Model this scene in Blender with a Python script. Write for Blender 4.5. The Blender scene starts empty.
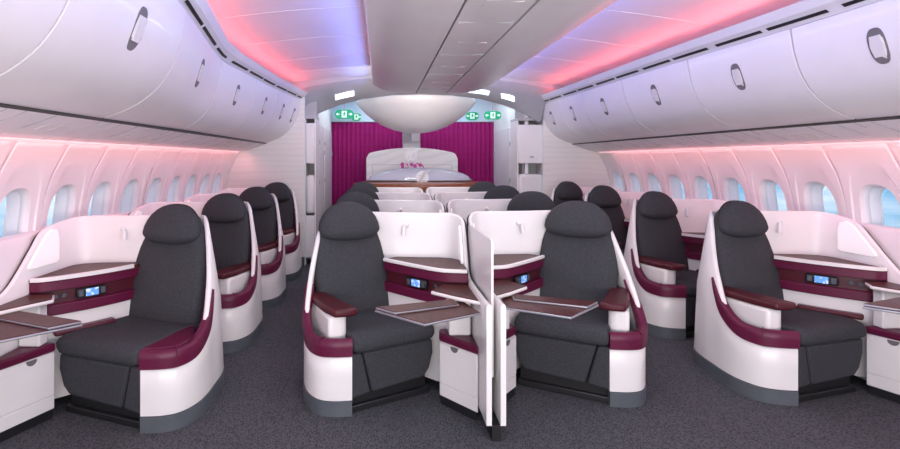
import bpy, bmesh, math, random
from mathutils import Vector
random.seed(4)
PI = math.pi
SC = bpy.context.scene
COL = SC.collection
CX = 0.61            # cabin centre line

# ------------------------------------------------------------------ camera
cam_d = bpy.data.cameras.new('camera')
cam = bpy.data.objects.new('camera', cam_d); COL.objects.link(cam)
cam.location = (0, 0, 1.47); cam.rotation_euler = (PI/2, 0, 0)
cam_d.sensor_fit = 'HORIZONTAL'; cam_d.sensor_width = 36.0
cam_d.lens = 500/900*36.0
cam_d.shift_x = (450-380)/900
cam_d.shift_y = -(224.5-160)/900
cam_d.clip_start = 0.05; cam_d.clip_end = 300
SC.camera = cam

# ------------------------------------------------------------------ world : daylight sky with clouds outside the windows
W = bpy.data.worlds.new('sky'); SC.world = W; W.use_nodes = True
nt = W.node_tree; nt.nodes.clear()
def wn(t, **k):
    n = nt.nodes.new(t)
    for a, b in k.items(): setattr(n, a, b)
    return n
w_out = wn('ShaderNodeOutputWorld'); w_bg = wn('ShaderNodeBackground'); w_tc = wn('ShaderNodeTexCoord')
w_map = wn('ShaderNodeMapping'); w_map.inputs['Scale'].default_value = (3, 3, 14)
w_no = wn('ShaderNodeTexNoise'); w_no.inputs['Scale'].default_value = 1.6; w_no.inputs['Detail'].default_value = 5
w_cr = wn('ShaderNodeValToRGB')
w_cr.color_ramp.elements[0].position = .40; w_cr.color_ramp.elements[0].color = (.16, .44, .72, 1)
w_cr.color_ramp.elements[1].position = .66; w_cr.color_ramp.elements[1].color = (.80, .90, 1, 1)
nt.links.new(w_tc.outputs['Generated'], w_map.inputs[0]); nt.links.new(w_map.outputs[0], w_no.inputs['Vector'])
nt.links.new(w_no.outputs['Fac'], w_cr.inputs[0]); nt.links.new(w_cr.outputs[0], w_bg.inputs[0])
w_bg.inputs[1].default_value = 1.0; nt.links.new(w_bg.outputs[0], w_out.inputs[0])

# ------------------------------------------------------------------ lights of the cabin, plus added fill
def area(name, loc, direction, size, size_y, power, color):
    l = bpy.data.lights.new(name, 'AREA'); l.shape = 'RECTANGLE'; l.size = size; l.size_y = size_y
    l.energy = power; l.color = color
    o = bpy.data.objects.new(name, l); COL.objects.link(o); o.location = loc
    o.rotation_euler = Vector(direction).to_track_quat('-Z', 'Y').to_euler()
    return o
def strip(name, x, z, dx, dz, y0, y1, w, power, color, spread=180):
    l = bpy.data.lights.new(name, 'AREA'); l.shape = 'RECTANGLE'; l.size = w; l.size_y = y1-y0
    l.energy = power; l.color = color; l.spread = math.radians(spread)
    o = bpy.data.objects.new(name, l); COL.objects.link(o); o.location = (x, (y0+y1)/2, z)
    o.rotation_euler = (0, math.atan2(-dx, -dz), 0)     # -Z turned into (dx, 0, dz)
    return o
WASH = (1, .30, .34); COVE_RED = (1, .11, .11); COVE_BLUE = (.22, .32, 1)
for s in (-1, 1):
    strip('sidewall_wash_light', CX+s*2.40, 1.57, s*.55, -1, .3, 6.85, .06, 9, WASH)
    # the trough of the red cove follows the slightly bent bin row, so its lamps come in short lengths
    for (ya, yb, off) in (((0, 2.7, -.01), (2.7, 3.1, .02), (3.1, 3.5, .08), (3.5, 4.5, .16), (4.5, 5.3, .14), (5.3, 5.9, .10), (5.9, 6.4, .06), (6.4, 6.86, .02)) if s < 0 else
                          ((0, 2.0, .12), (2.0, 4.0, .09), (4.0, 5.5, .05), (5.5, 6.86, .02))):
        strip('cove_red_light', CX+s*(1.80+off), 2.378, -s*1, .20, ya, yb, .06, 14.5*(yb-ya)/6.86, COVE_RED, 150)
    strip('cove_blue_light', CX+s*.735, 2.44, s*1, .22, .0, 6.82, .06, 15.5, COVE_BLUE, 150)
    strip('aisle_fill', CX+s*.42, 2.20, s*.55, -1, .3, 5.8, .12, 17, (1, .95, .94))  # added fill strips below the centre bin; no lamp is fitted there
area('rear_fill', (CX, -1.2, 1.15), (0, 1, .16), 4.2, 1.9, 52, (1, .965, .92))  # added fill panel behind the camera, out of view
area('rear_pink_fill', (CX, -1.0, .7), (0, 1, .95), 3.4, .5, 78, (1, .74, .74))  # pink fill added behind the camera to brighten the centre bin's underside
area('entrance_light', (CX, 8.3, 2.70), (0, 0, -1), 2.2, 1.2, 42, (.80, .90, 1))
area('bin_end_fill', (CX, 5.98, 2.32), (0, 1, -.22), 1.2, .08, 14, (1, .96, .97))  # added fill for dome, bar and curtain, not a fitting of the bin

SC.view_settings.view_transform = 'Standard'; SC.view_settings.look = 'None'
SC.view_settings.exposure = 0.30; SC.view_settings.gamma = 1.0; SC.view_settings.use_curve_mapping = False
SC.cycles.use_denoising = True
SC.cycles.max_bounces = 8; SC.cycles.diffuse_bounces = 5; SC.cycles.sample_clamp_indirect = 6

# ------------------------------------------------------------------ materials
def mat(name, col, rough=.5, metal=0, coat=0, spec=.5, emit=None, estr=0, trans=0, alpha=1):
    m = bpy.data.materials.new(name); m.use_nodes = True
    b = m.node_tree.nodes['Principled BSDF']
    b.inputs['Base Color'].default_value = (*col, 1); b.inputs['Roughness'].default_value = rough
    b.inputs['Metallic'].default_value = metal; b.inputs['Coat Weight'].default_value = coat
    b.inputs['Specular IOR Level'].default_value = spec
    b.inputs['Transmission Weight'].default_value = trans; b.inputs['Alpha'].default_value = alpha
    if emit: b.inputs['Emission Color'].default_value = (*emit, 1); b.inputs['Emission Strength'].default_value = estr
    return m
def tex(m, kind, scale, c0, c1, p0=.3, p1=.7, bump=0, stretch=(1, 1, 1), rot=(0, 0, 0), distort=0, detail=3, coord='Object', band='X'):
    t = m.node_tree; b = t.nodes['Principled BSDF']
    tc = t.nodes.new('ShaderNodeTexCoord'); mp = t.nodes.new('ShaderNodeMapping')
    mp.inputs['Scale'].default_value = stretch; mp.inputs['Rotation'].default_value = rot
    t.links.new(tc.outputs[coord], mp.inputs[0])
    if kind == 'noise':
        n = t.nodes.new('ShaderNodeTexNoise'); n.inputs['Detail'].default_value = detail; o = n.outputs['Fac']
    elif kind == 'wave':
        n = t.nodes.new('ShaderNodeTexWave'); n.inputs['Distortion'].default_value = distort; n.inputs['Detail'].default_value = detail; n.bands_direction = band; o = n.outputs['Fac']
    elif kind == 'voronoi':
        n = t.nodes.new('ShaderNodeTexVoronoi'); o = n.outputs['Distance']
    n.inputs['Scale'].default_value = scale
    t.links.new(mp.outputs[0], n.inputs['Vector'])
    cr = t.nodes.new('ShaderNodeValToRGB')
    cr.color_ramp.elements[0].position = p0; cr.color_ramp.elements[0].color = (*c0, 1)
    cr.color_ramp.elements[1].position = p1; cr.color_ramp.elements[1].color = (*c1, 1)
    t.links.new(o, cr.inputs[0]); t.links.new(cr.outputs[0], b.inputs['Base Color'])
    if bump:
        bp = t.nodes.new('ShaderNodeBump'); bp.inputs['Strength'].default_value = bump; bp.inputs['Distance'].default_value = .003
        t.links.new(o, bp.inputs['Height']); t.links.new(bp.outputs[0], b.inputs['Normal'])
    return m
M = {}
M['white'] = tex(mat('shell_white', (.80, .79, .77), .32, coat=.25), 'noise', 4, (.78, .77, .755), (.82, .81, .79))
M['bin'] = tex(mat('bin_white', (.78, .77, .78), .38, coat=.15), 'noise', 3, (.74, .73, .745), (.78, .77, .785))
M['panel'] = tex(mat('sidewall_white', (.80, .78, .78), .5), 'noise', 3, (.78, .765, .765), (.82, .80, .80))
M['ceil'] = tex(mat('ceiling_white', (.8, .8, .82), .55), 'noise', 2, (.78, .78, .80), (.82, .82, .84))
M['grey'] = tex(mat('grey_plastic', (.42, .43, .46), .4), 'noise', 5, (.40, .41, .44), (.45, .46, .49))
M['skirt'] = tex(mat('skirt_grey', (.09, .105, .12), .4), 'noise', 8, (.08, .095, .11), (.10, .115, .13))
M['black'] = mat('black_plastic', (.012, .012, .014), .45)
M['maroon'] = tex(mat('maroon_leather', (.13, .008, .042), .42, coat=.04, spec=.35), 'noise', 160, (.088, .004, .030), (.118, .007, .041), bump=.12)
M['maroon_dark'] = mat('maroon_panel', (.075, .008, .018), .35)
M['armtop'] = tex(mat('armrest_maroon', (.10, .012, .022), .42, coat=.03, spec=.35), 'noise', 90, (.055, .006, .011), (.078, .009, .017), bump=.1)
M['fabric'] = tex(mat('charcoal_fabric', (.03, .03, .034), .85, spec=.25), 'noise', 150, (.030, .032, .037), (.058, .061, .068), .38, .62, bump=.35, stretch=(1, 1, 2.2), detail=3)
M['wood'] = tex(mat('cherry_wood', (.14, .04, .025), .42, coat=.05, spec=.3), 'noise', 7, (.040, .010, .008), (.092, .023, .018), .3, .7, stretch=(9, 1.2, 9), rot=(0, 0, .6), detail=6)
M['barwood'] = tex(mat('bar_wood', (.32, .09, .035), .3, coat=.3), 'noise', 6, (.20, .055, .02), (.36, .11, .045), .3, .7, stretch=(1.5, 1, 9), detail=6)
M['metal'] = mat('brushed_metal', (.42, .44, .48), .28, metal=.8)
M['handle'] = mat('latch_metal', (.70, .69, .69), .35, metal=.1)
M['latchpit'] = mat('latch_recess', (.15, .145, .15), .5)
M['carpet'] = tex(mat('grey_carpet', (.06, .06, .07), .95, spec=.1), 'voronoi', 125, (.028, .030, .034), (.095, .098, .108), .15, .62, bump=.4, stretch=(1, .62, 1))
M['bulk'] = tex(mat('bulkhead_cream', (.78, .76, .70), .5), 'wave', 4, (.755, .745, .71), (.795, .785, .75), .02, .35, distort=6, detail=1, stretch=(.3, 1, 1), rot=(0, .10, 0), band='Z')
M['backpanel'] = tex(mat('bar_back_white', (.78, .76, .75), .4), 'wave', 2.5, (.76, .745, .74), (.82, .81, .80), .1, .5, distort=4, detail=1, stretch=(.5, 1, 1), rot=(0, .5, 0), band='Z')
M['curtain'] = tex(mat('magenta_curtain', (.17, .008, .09), .8, spec=.2), 'wave', 14, (.25, .006, .10), (.40, .02, .185), .2, .8, bump=.1, rot=(0, PI/2, 0))
M['screen'] = tex(mat('handset_screen', (.1, .3, .8), .2), 'noise', 40, (.05, .22, .65), (.75, .85, .95), .5, .6)
sb = M['screen'].node_tree.nodes['Principled BSDF']; sb.inputs['Emission Color'].default_value = (.25, .5, 1, 1); sb.inputs['Emission Strength'].default_value = .45
M['green'] = mat('exit_green', (.0, .22, .10), .4, emit=(.0, .36, .17), estr=.5)
M['signwhite'] = mat('exit_white', (.8, .9, .85), .4, emit=(.8, 1, .9), estr=.25)
M['frost'] = mat('frosted_panel', (.92, .92, .92), .35, emit=(1, .98, .97), estr=.18)  # weak emission stands in for light through the pane; nothing backlights it
M['lamp'] = mat('lamp_white', (.80, .79, .78), .3)
M['led'] = mat('led_strip', (.9, .8, .8), .4, emit=(1, .60, .62), estr=.35)
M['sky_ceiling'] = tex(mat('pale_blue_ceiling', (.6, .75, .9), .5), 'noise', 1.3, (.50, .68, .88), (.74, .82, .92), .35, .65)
M['slot'] = mat('ceiling_lamp_glow', (.9, .95, 1), .4, emit=(.75, .9, 1), estr=1.0)
M['glass'] = mat('window_glass', (.9, .95, 1), .02, trans=1, alpha=.12)
M['barglass'] = mat('bar_glass', (.74, .74, .86), .06, alpha=.62, coat=.5)
M['emblem'] = mat('emblem_silver', (.55, .53, .56), .35, metal=.3)
M['emblem_white'] = mat('emblem_white', (.92, .92, .92), .4)
M['flower'] = mat('orchid_pink', (.55, .05, .28), .6)
M['flower_pale'] = mat('orchid_pale', (.75, .62, .68), .6)
M['olive'] = mat('niche_lining', (.55, .56, .55), .6)

# ------------------------------------------------------------------ helpers
def obj(name, bm, m, parent=None, bevel=0, sub=0, sharp=38, seg=2, off=None):
    bmesh.ops.recalc_face_normals(bm, faces=bm.faces)
    me = bpy.data.meshes.new(name); bm.to_mesh(me); bm.free()
    for p in me.polygons: p.use_smooth = True
    me.set_sharp_from_angle(angle=math.radians(sharp))
    me.materials.append(M[m] if isinstance(m, str) else m)
    o = bpy.data.objects.new(name, me); COL.objects.link(o)
    if parent:
        o.parent = parent
        base = parent
        if 'ox' in OFF.get(parent.name, {}): o.location = (-OFF[parent.name]['ox'], -OFF[parent.name]['oy'], -OFF[parent.name]['oz'])
    if bevel:
        b = o.modifiers.new('bevel', 'BEVEL'); b.width = bevel; b.segments = seg; b.limit_method = 'ANGLE'; b.angle_limit = math.radians(40)
        b.harden_normals = False
    if sub:
        s = o.modifiers.new('sub', 'SUBSURF'); s.levels = sub; s.render_levels = sub
    return o
OFF = {}
def thing(name, label, cat, loc=(0, 0, 0), group=None, shift=(0, 0, 0)):
    """Empty at loc+shift; its parts are modelled in coordinates relative to loc."""
    o = bpy.data.objects.new(name, None); COL.objects.link(o)
    o.location = (loc[0]+shift[0], loc[1]+shift[1], loc[2]+shift[2]); o.empty_display_size = .1
    OFF[o.name] = dict(ox=shift[0], oy=shift[1], oz=shift[2])
    o['label'] = label; o['category'] = cat
    if group: o['group'] = group
    return o
def tag(o, label, cat, group=None):
    o['label'] = label; o['category'] = cat
    if group: o['group'] = group
    return o
def struct(o): o['kind'] = 'structure'; return o
def copy_tree(o, parent=None):
    c = o.copy(); COL.objects.link(c); c.parent = parent
    for ch in list(o.children): copy_tree(ch, c)
    return c
def loft(bm, secs, closed=True, cap=True):
    rows = [[bm.verts.new(p) for p in s] for s in secs]
    n = len(rows[0])
    for r0, r1 in zip(rows, rows[1:]):
        for i in range(n if closed else n-1):
            j = (i+1) % n
            try: bm.faces.new((r0[i], r0[j], r1[j], r1[i]))
            except ValueError: pass
    if cap and closed:
        bm.faces.new(rows[0][::-1]); bm.faces.new(rows[-1])
    return rows
def prism(poly, z0, z1, f=None, bm=None):
    bm = bm or bmesh.new()
    g = f or (lambda x, y, z: (x, y, z))
    loft(bm, [[g(x, y, z0) for x, y in poly], [g(x, y, z1) for x, y in poly]])
    return bm
def box(x0, x1, y0, y1, z0, z1, bm=None, f=None):
    return prism([(x0, y0), (x1, y0), (x1, y1), (x0, y1)], z0, z1, f, bm)
def longi(poly, y0, y1, bm=None):
    """(x,z) outline swept along y"""
    bm = bm or bmesh.new()
    loft(bm, [[(x, y0, z) for x, z in poly], [(x, y1, z) for x, z in poly]])
    return bm
def tube(bm, p0, p1, r, n=14, r1=None):
    p0, p1 = Vector(p0), Vector(p1); d = (p1-p0).normalized()
    a = d.orthogonal().normalized(); b = d.cross(a); r1 = r if r1 is None else r1
    loft(bm, [[p0+(a*math.cos(t)+b*math.sin(t))*r for t in [2*PI*i/n for i in range(n)]],
              [p1+(a*math.cos(t)+b*math.sin(t))*r1 for t in [2*PI*i/n for i in range(n)]]])
def ball(bm, c, r, sx=1, sy=1, sz=1, nu=16, nv=10):
    secs = []
    for j in range(1, nv):
        p = PI*j/nv
        secs.append([(c[0]+sx*r*math.sin(p)*math.cos(t), c[1]+sy*r*math.sin(p)*math.sin(t), c[2]+sz*r*math.cos(p)) for t in [2*PI*i/nu for i in range(nu)]])
    loft(bm, secs)
def catmull(pts, n=5):
    out = []
    for i in range(len(pts)-1):
        p0 = pts[max(i-1, 0)]; p1 = pts[i]; p2 = pts[i+1]; p3 = pts[min(i+2, len(pts)-1)]
        for k in range(n):
            t = k/n
            out.append(tuple(.5*((2*b)+(-a+c)*t+(2*a-5*b+4*c-d)*t*t+(-a+3*b-3*c+d)*t**3) for a, b, c, d in zip(p0, p1, p2, p3)))
    out.append(tuple(pts[-1])); return out
def lerp_table(tab, x):
    if x <= tab[0][0]: return tab[0][1]
    for (a, b), (c, d) in zip(tab, tab[1:]):
        if x <= c: return b+(d-b)*(x-a)/(c-a)
    return tab[-1][1]
def wall(bm, pts, t, f, grow=0, n=5, rnd=.012):
    """pts (u, v, bottom, top, lean): upright sheet of thickness t that follows the path, interior to its right."""
    P = catmull(pts, n); secs = []
    for i, (u, v, b, h, ln) in enumerate(P):
        a = P[max(i-1, 0)]; c = P[min(i+1, len(P)-1)]
        dx, dy = c[0]-a[0], c[1]-a[1]; L = math.hypot(dx, dy) or 1
        nx, ny = dy/L, -dx/L
        def q(o, z):
            k = o-grow + ln*max(0, z-.45)/.64
            return f(u+nx*k, v+ny*k, z)
        m = (b+h)/2
        r = min(rnd, (h-b)*.3)
        secs.append([q(0, b), q(0, m), q(0, h-r), q(t*.25, h-r*.15), q(t*.75, h-r*.15), q(t, h-r), q(t, m), q(t, b)])
    loft(bm, secs)

# ================================================================== STRUCTURE
YB = {-1: 6.95, 1: 7.28}                     # the two bulkheads
struct(obj('floor', box(CX-2.9, CX+2.9, -.2, 11.5, -.05, 0), 'carpet'))

# sidewalls with window openings ------------------------------------------------
WP = [(.78, 2.80), (.9, 2.785), (1.0, 2.765), (1.15, 2.745), (1.3, 2.705), (1.45, 2.645), (1.57, 2.57)]
WPS = [tuple(p) for p in catmull(WP, 8)]
def ww(h): return lerp_table(WPS, h)
WC = 1.075
def oval(n, rx, rz, cz=WC, p=2.6, tilt=0):
    out = []
    for i in range(n):
        a = 2*PI*i/n; c, s = math.cos(a), math.sin(a)
        out.append((rx*math.copysign(abs(c)**(2/p), c), cz+rz*math.copysign(abs(s)**(2/p), s)))
    return out
wi = 0
for s in (-1, 1):
    side = 'left' if s < 0 else 'right'
    y_first = 2.92-.455*4 if s < 0 else 3.365-.462*5
    step = .455 if s < 0 else .462
    bm = bmesh.new(); N = 40
    k = 0; yend = YB[s]
    edges = []
    while True:
        yc = y_first+k*step
        if yc > yend-.18: break
        y0, y1 = yc-step/2, yc+step/2
        if yc+step > yend-.18: y1 = yend
        # outer rectangle sampled by angle
        def rect(i):
            a = 2*PI*i/N; c, sn = math.cos(a), math.sin(a)
            hx0, hx1 = yc-y0, y1-yc; up, dn = 1.57-WC, WC-.78
            t = min((hx1 if c > 0 else hx0)/max(abs(c), 1e-6), (up if sn > 0 else dn)/max(abs(sn), 1e-6))
            return (yc+c*t, WC+sn*t)
        rings = []
        rings.append([(CX+s*ww(h), y, h) for y, h in [rect(i) for i in range(N)]])
        # snap corners
        cor = [(y0, .78), (y1, .78), (y0, 1.57), (y1, 1.57)]
        for cy, ch in cor:
            b = min(range(N), key=lambda i: (rings[0][i][1]-cy)**2+(rings[0][i][2]-ch)**2)
            rings[0][b] = (CX+s*ww(ch), cy, ch)
        halo = [(yc+a, h) for a, h in [(x, WC-.02+(z)) for x, z in [(.195*math.copysign(abs(math.cos(2*PI*i/N))**.8, math.cos(2*PI*i/N)), (.40 if math.sin(2*PI*i/N) > 0 else .24)*math.copysign(abs(math.sin(2*PI*i/N))**.9, math.sin(2*PI*i/N))) for i in range(N)]]]
        r0 = [(p[1], p[2]) for p in rings[0]]
        for q in (.2, .4, .6, .8, 1):
            rings.append([(CX+s*ww(b+(h-b)*q), a+(y-a)*q, b+(h-b)*q) for (a, b), (y, h) in zip(r0, halo)])
        rings.append([(CX+s*(ww(h)+.011), yc+(y-yc)*.96, WC+(h-WC)*.96) for y, h in halo])
        o1 = oval(N, .145, .235)
        rings.append([(CX+s*(ww(h)+.013), yc+y, h) for y, h in o1])
        rings.append([(CX+s*(ww(h)+.026), yc+y*.95, WC+(h-WC)*.965) for y, h in o1])
        rings.append([(CX+s*(ww(h)+.06), yc+y*.87, WC+(h-WC)*.92) for y, h in o1])
        loft(bm, rings, cap=False)
        # the window itself : reveal frame and pane
        wi += 1
        w = thing('window_%d' % wi, '', 'window', (CX+s*2.80, yc, WC)); del w['label']; del w['category']; struct(w)
        fr = bmesh.new()
        loft(fr, [[(s*(ww(WC+z*1.0)-2.80+.055+dd), y*q, z*q2) for y, z in [(a, b-WC) for a, b in o1]] for dd, q, q2 in ((0, .885, .93), (.03, .84, .90), (.075, .83, .89), (.075, .80, .87), (.085, .80, .87), (.085, .95, .95), (.0, .95, .95))] , cap=False)
        obj('frame', fr, 'panel', w)
        pn = bmesh.new()
        loft(pn, [[(s*(dd+.05), y*.86, z*.90) for y, z in [(a, b-WC) for a, b in o1]] for dd in (.03, .036)])
        obj('pane', pn, 'glass', w)
        k += 1
        last = (y0, y1)
    # plain lengths before first window
    yy = y_first-step/2
    secs = [[(CX+s*w_, y, h) for h, w_ in WP] for y in (-.2, yy)]
    loft(bm, secs, closed=False)
    # seams between sidewall panels (every fourth window)
    o = obj('wall_'+side, bm, 'panel', sharp=22)
    mod = o.modifiers.new('thick', 'SOLIDIFY'); mod.thickness = .012; mod.offset = 0
    struct(o)
    # lower dado with its ledge
    d = longi([(CX+s*2.70, 0), (CX+s*2.69, .6), (CX+s*2.695, .98), (CX+s*2.71, 1.02), (CX+s*2.765, 1.03), (CX+s*2.84, 1.0), (CX+s*2.84, 0)], -.2, yend)
    struct(obj('trim_'+('1' if s < 0 else '2'), d, 'panel', bevel=.006))
    # outer skin so no sky shows below and above the windows
    # led strip at the head of the sidewall
    ls = longi([(CX+s*2.575, 1.572), (CX+s*2.55, 1.582), (CX+s*2.55, 1.588), (CX+s*2.60, 1.588), (CX+s*2.60, 1.578)], .2, yend-.02)
    struct(obj('trim_'+('3' if s < 0 else '4'), ls, 'led'))
    # sidewall seams
    sm = bmesh.new()
    ys = [2.90-.23+.0, 5.19] if s < 0 else [3.13+.0, 4.97]
    ys = [y_first+step*(j+.5) for j in ((3, 7, 11) if s < 0 else (4, 8, 12))]
    for y in ys:
        if y < yend-.1:
            loft(sm, [[(CX+s*(w_-.0065), y-.004, h), (CX+s*(w_-.0065), y+.004, h), (CX+s*(w_+.004), y+.004, h), (CX+s*(w_+.004), y-.004, h)] for h, w_ in WP[2:]])
    struct(obj('trim_'+('5' if s < 0 else '6'), sm, 'grey'))

# overhead bins ------------------------------------------------------------------
BPROF = [(1.70, 2.28), (1.712, 2.20), (1.735, 2.10), (1.78, 1.99), (1.86, 1.88), (1.96, 1.80), (2.07, 1.745), (2.19, 1.705)]
BPROF = [tuple(p) for p in catmull(BPROF, 3)]
PSU = [(2.205, 1.69), (2.30, 1.655), (2.42, 1.615), (2.56, 1.588)]
EDGE = {-1: [(-.2, -.01, .04), (2.7, -.01, .04), (3.9, .17, -.01), (4.15, .18, -.01), (5.5, .12, .0), (6.95, .01, .02)],
         1: [(-.2, .13, -.04), (2.7, .11, -.04), (4.0, .07, -.03), (7.28, .03, -.01)]}
def bshift(s, y):
    T = EDGE[s]
    if y <= T[0][0]: return T[0][1:]
    for a, b in zip(T, T[1:]):
        if y <= b[0]:
            t = (y-a[0])/(b[0]-a[0]); return (a[1]+(b[1]-a[1])*t, a[2]+(b[2]-a[2])*t)
    return T[-1][1:]
def bx(s, w, h, y):
    dw, dh = bshift(s, y)
    k = max(0, min(1, (2.25-w)/.55)); k2 = max(0, min(1, (h-1.68)/.6))
    return (CX+s*(w+dw*k), y, h+dh*k2)
ROWW = ['nearest the viewer', 'second from the viewer', 'third from the viewer', 'fourth from the viewer', 'fifth from the viewer', 'sixth, beside the cream bulkhead', 'seventh']
for s in (-1, 1):
    side = 'left' if s < 0 else 'right'
    yend = YB[s]
    seams = [.73, 1.83, 2.85, 4.0, 5.0, 5.85, 6.45, yend] if s < 0 else [.9, 2.0, 2.94, 3.88, 4.9, 5.85, 6.6, 7.28]
    for i, (a, b) in enumerate(zip(seams, seams[1:])):
        if b < 1.9: vis = False
        a2, b2 = a+.006, b-.006
        ym = (a+b)/2
        org = (CX+s*1.9, (a+b)/2, 1.7)
        desc = {0: 'large white overhead bin at the %s edge of the photo, nearest of its row' % side}.get(i,
               '%s closed white curved overhead bin along the %s wall, counted from the viewer' % (['first', 'second', 'third', 'fourth', 'fifth', 'sixth', 'seventh and last'][i], side))
        t = thing('overhead_bin', desc, 'overhead bin', org, 'overhead bins along the walls')
        def L(p): return (p[0]-org[0], p[1]-org[1], p[2]-org[2])
        ysec = [a2+(b2-a2)*q/6 for q in range(7)]
        bm = bmesh.new()
        loft(bm, [[L(bx(s, w, h, y)) for w, h in BPROF]+[L(bx(s, w+.03, h+.03 if q > 0 else h, y)) for q, (w, h) in reversed(list(enumerate(BPROF)))] for y in ysec])
        obj('bin_door', bm, 'bin', t, bevel=.006, sharp=30)
        bm = bmesh.new()
        inn = [(w+.035, min(h+.02, 2.27)) for w, h in BPROF[::3]]+[(2.26, 1.77), (2.62, 1.69), (2.62, 2.29), (1.76, 2.29)]
        loft(bm, [[L(bx(s, w, h, y)) for w, h in inn] for y in (a+.001, b-.001)])
        obj('bin_body', bm, 'latchpit', t)
        # latch : recess with a handle bar
        def lp(w, h, y, o=0):   # point slightly off the door
            return L(bx(s, w-o*.9, h-o*.45, y))
        j0 = next(q for q, (w, h) in enumerate(BPROF) if h < 2.13)
        def prof(h):
            for p, q in zip(BPROF, BPROF[1:]):
                if q[1] <= h <= p[1]: return p[0]+(q[0]-p[0])*(p[1]-h)/(p[1]-q[1])
            return 1.75
        bm = bmesh.new(); hc, hh, hwid = 2.06, .095, .045
        ring = []
        for q in range(24):
            an = 2*PI*q/24; ring.append((hc+hh*math.copysign(abs(math.sin(an))**.75, math.sin(an)), ym+hwid*math.copysign(abs(math.cos(an))**.75, math.cos(an))))
        loft(bm, [[lp(prof(h), h, y, o) for h, y in ring] for o in (-.02, .004)])
        lt = obj('latch', bm, 'latchpit', t)
        bm = bmesh.new()
        hq = [(hc+.055*q/4, ym-.033*(1-abs(q)*.06)) for q in range(-4, 5)]+[(hc+.055*q/4, ym+.033*(1-abs(q)*.06)) for q in range(4, -5, -1)]
        loft(bm, [[lp(prof(h), h, y, o) for h, y in hq] for o in (-.01, .011)])
        obj('latch_handle', bm, 'handle', lt)
    # continuous service rail under the bins
    t = thing('service_panel', 'white service rail with vents and reading lights under the %s overhead bins' % side, 'service panel', (CX+s*2.4, 3.5, 1.6))
    og = t.location
    bm = bmesh.new()
    ysec = [.3+(yend-.3)*q/10 for q in range(11)]
    pts = PSU+[(w+.01, h+.03) for w, h in reversed(PSU)]
    loft(bm, [[(CX+s*w-og.x, y-og.y, h-og.z) for w, h in pts] for y in ysec])
    obj('rail', bm, 'bin', t)
    bm = bmesh.new()
    loft(bm, [[(CX+s*w-og.x, y-og.y, h-og.z) for w, h in [(2.186, 1.700), (2.214, 1.688), (2.216, 1.72), (2.19, 1.735)]] for y in ysec])
    obj('gap_strip', bm, 'black', t)
    y = .8; k = 0
    while y < yend-.5:
        bm = bmesh.new()
        def pw(f): return (2.205+(2.56-2.205)*f, lerp_table([(p[0], p[1]) for p in PSU], 2.205+(2.56-2.205)*f))
        def slab(f0, f1, ya, yb, o=.003):
            c = [pw(f0), pw((f0+f1)/2), pw(f1)]
            loft(bm, [[(CX+s*w-og.x, yq-og.y, h-og.z-o) for w, h in c]+[(CX+s*w-og.x, yq-og.y, h-og.z+.004) for w, h in reversed(c)] for yq in (ya, yb)])
        slab(.0, 1, y, y+.008)
        obj('seam', bm, 'grey', t); bm = bmesh.new()
        slab(.25, .5, y+.10, y+.17); slab(.25, .5, y+.20, y+.27)
        obj('vent', bm, 'handle', t); bm = bmesh.new()
        slab(.0, 1, y+.40, y+.405); slab(0, 1, y+.62, y+.625); slab(0, .2, y+.5, y+.508)
        obj('seam', bm, 'grey', t)
        y += .83; k += 1
    # upper trim with air slots and the cove edge
    TR = [(1.712, 2.285), (1.695, 2.30), (1.66, 2.325), (1.64, 2.335), (1.605, 2.385)]
    def tx(w, h, y): p = bx(s, w, 2.28, y); return (p[0], y, h+(p[2]-2.28))
    bm = bmesh.new(); ysec = [-.2]+[.7+(yend-.7)*q/14 for q in range(15)]
    loft(bm, [[tx(w, h, y) for w, h in TR]+[tx(1.62, 2.39, y), tx(1.68, 2.335, y), tx(1.86, 2.335, y), tx(1.86, 2.29, y)] for y in ysec])
    tr = struct(obj('trim_'+('7' if s < 0 else '8'), bm, 'bin', sharp=25))
    y = .8; c = 0
    while y < yend-.15:
        Ls = .42 if s < 0 else .40
        y2 = min(y+Ls, yend-.05)
        bm = bmesh.new()
        loft(bm, [[tx(w, h, q) for w, h in [(1.686, 2.302), (1.668, 2.315), (1.676, 2.325), (1.694, 2.312)]] for q in (y, (y+y2)/2, y2)])
        obj('vent_slot', bm, 'black', tr)
        y = y2+(.05 if c % 2 == 0 else .09); c += 1
# ceiling -------------------------------------------------------------------------
bm = bmesh.new()
arc = [(1.92, 2.50), (1.72, 2.53), (1.5, 2.56), (1.3, 2.585), (1.1, 2.605), (.85, 2.62), (.6, 2.63), (0, 2.63)]
arcf = arc+[(-w, h) for w, h in reversed(arc[:-1])]
def arcpt(w, h, y):
    s = 1 if w > 0 else -1
    if w == 0: return (CX, y, h)
    dw, dh = bshift(s, y); k = max(0, (abs(w)-.8)/.84)
    return (CX+w+s*dw*k, y, h+dh*k)
ysec = [-.2+7.15*q/16 for q in range(17)]
loft(bm, [[arcpt(w, h, y) for w, h in arcf]+[(CX-1.9, y, 2.72), (CX+1.9, y, 2.72)] for y in ysec])
ce = struct(obj('ceiling', bm, 'ceil'))
for y in (1.2, 2.05, 2.9, 3.75, 4.6, 5.45, 6.2):
    bm = bmesh.new()
    loft(bm, [[arcpt(w, h-.0035, q) for w, h in arcf]+[arcpt(w, h+.004, q) for w, h in reversed(arcf)] for q in (y, y+.014)])
    obj('panel_joint', bm, 'bin', ce)
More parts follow.
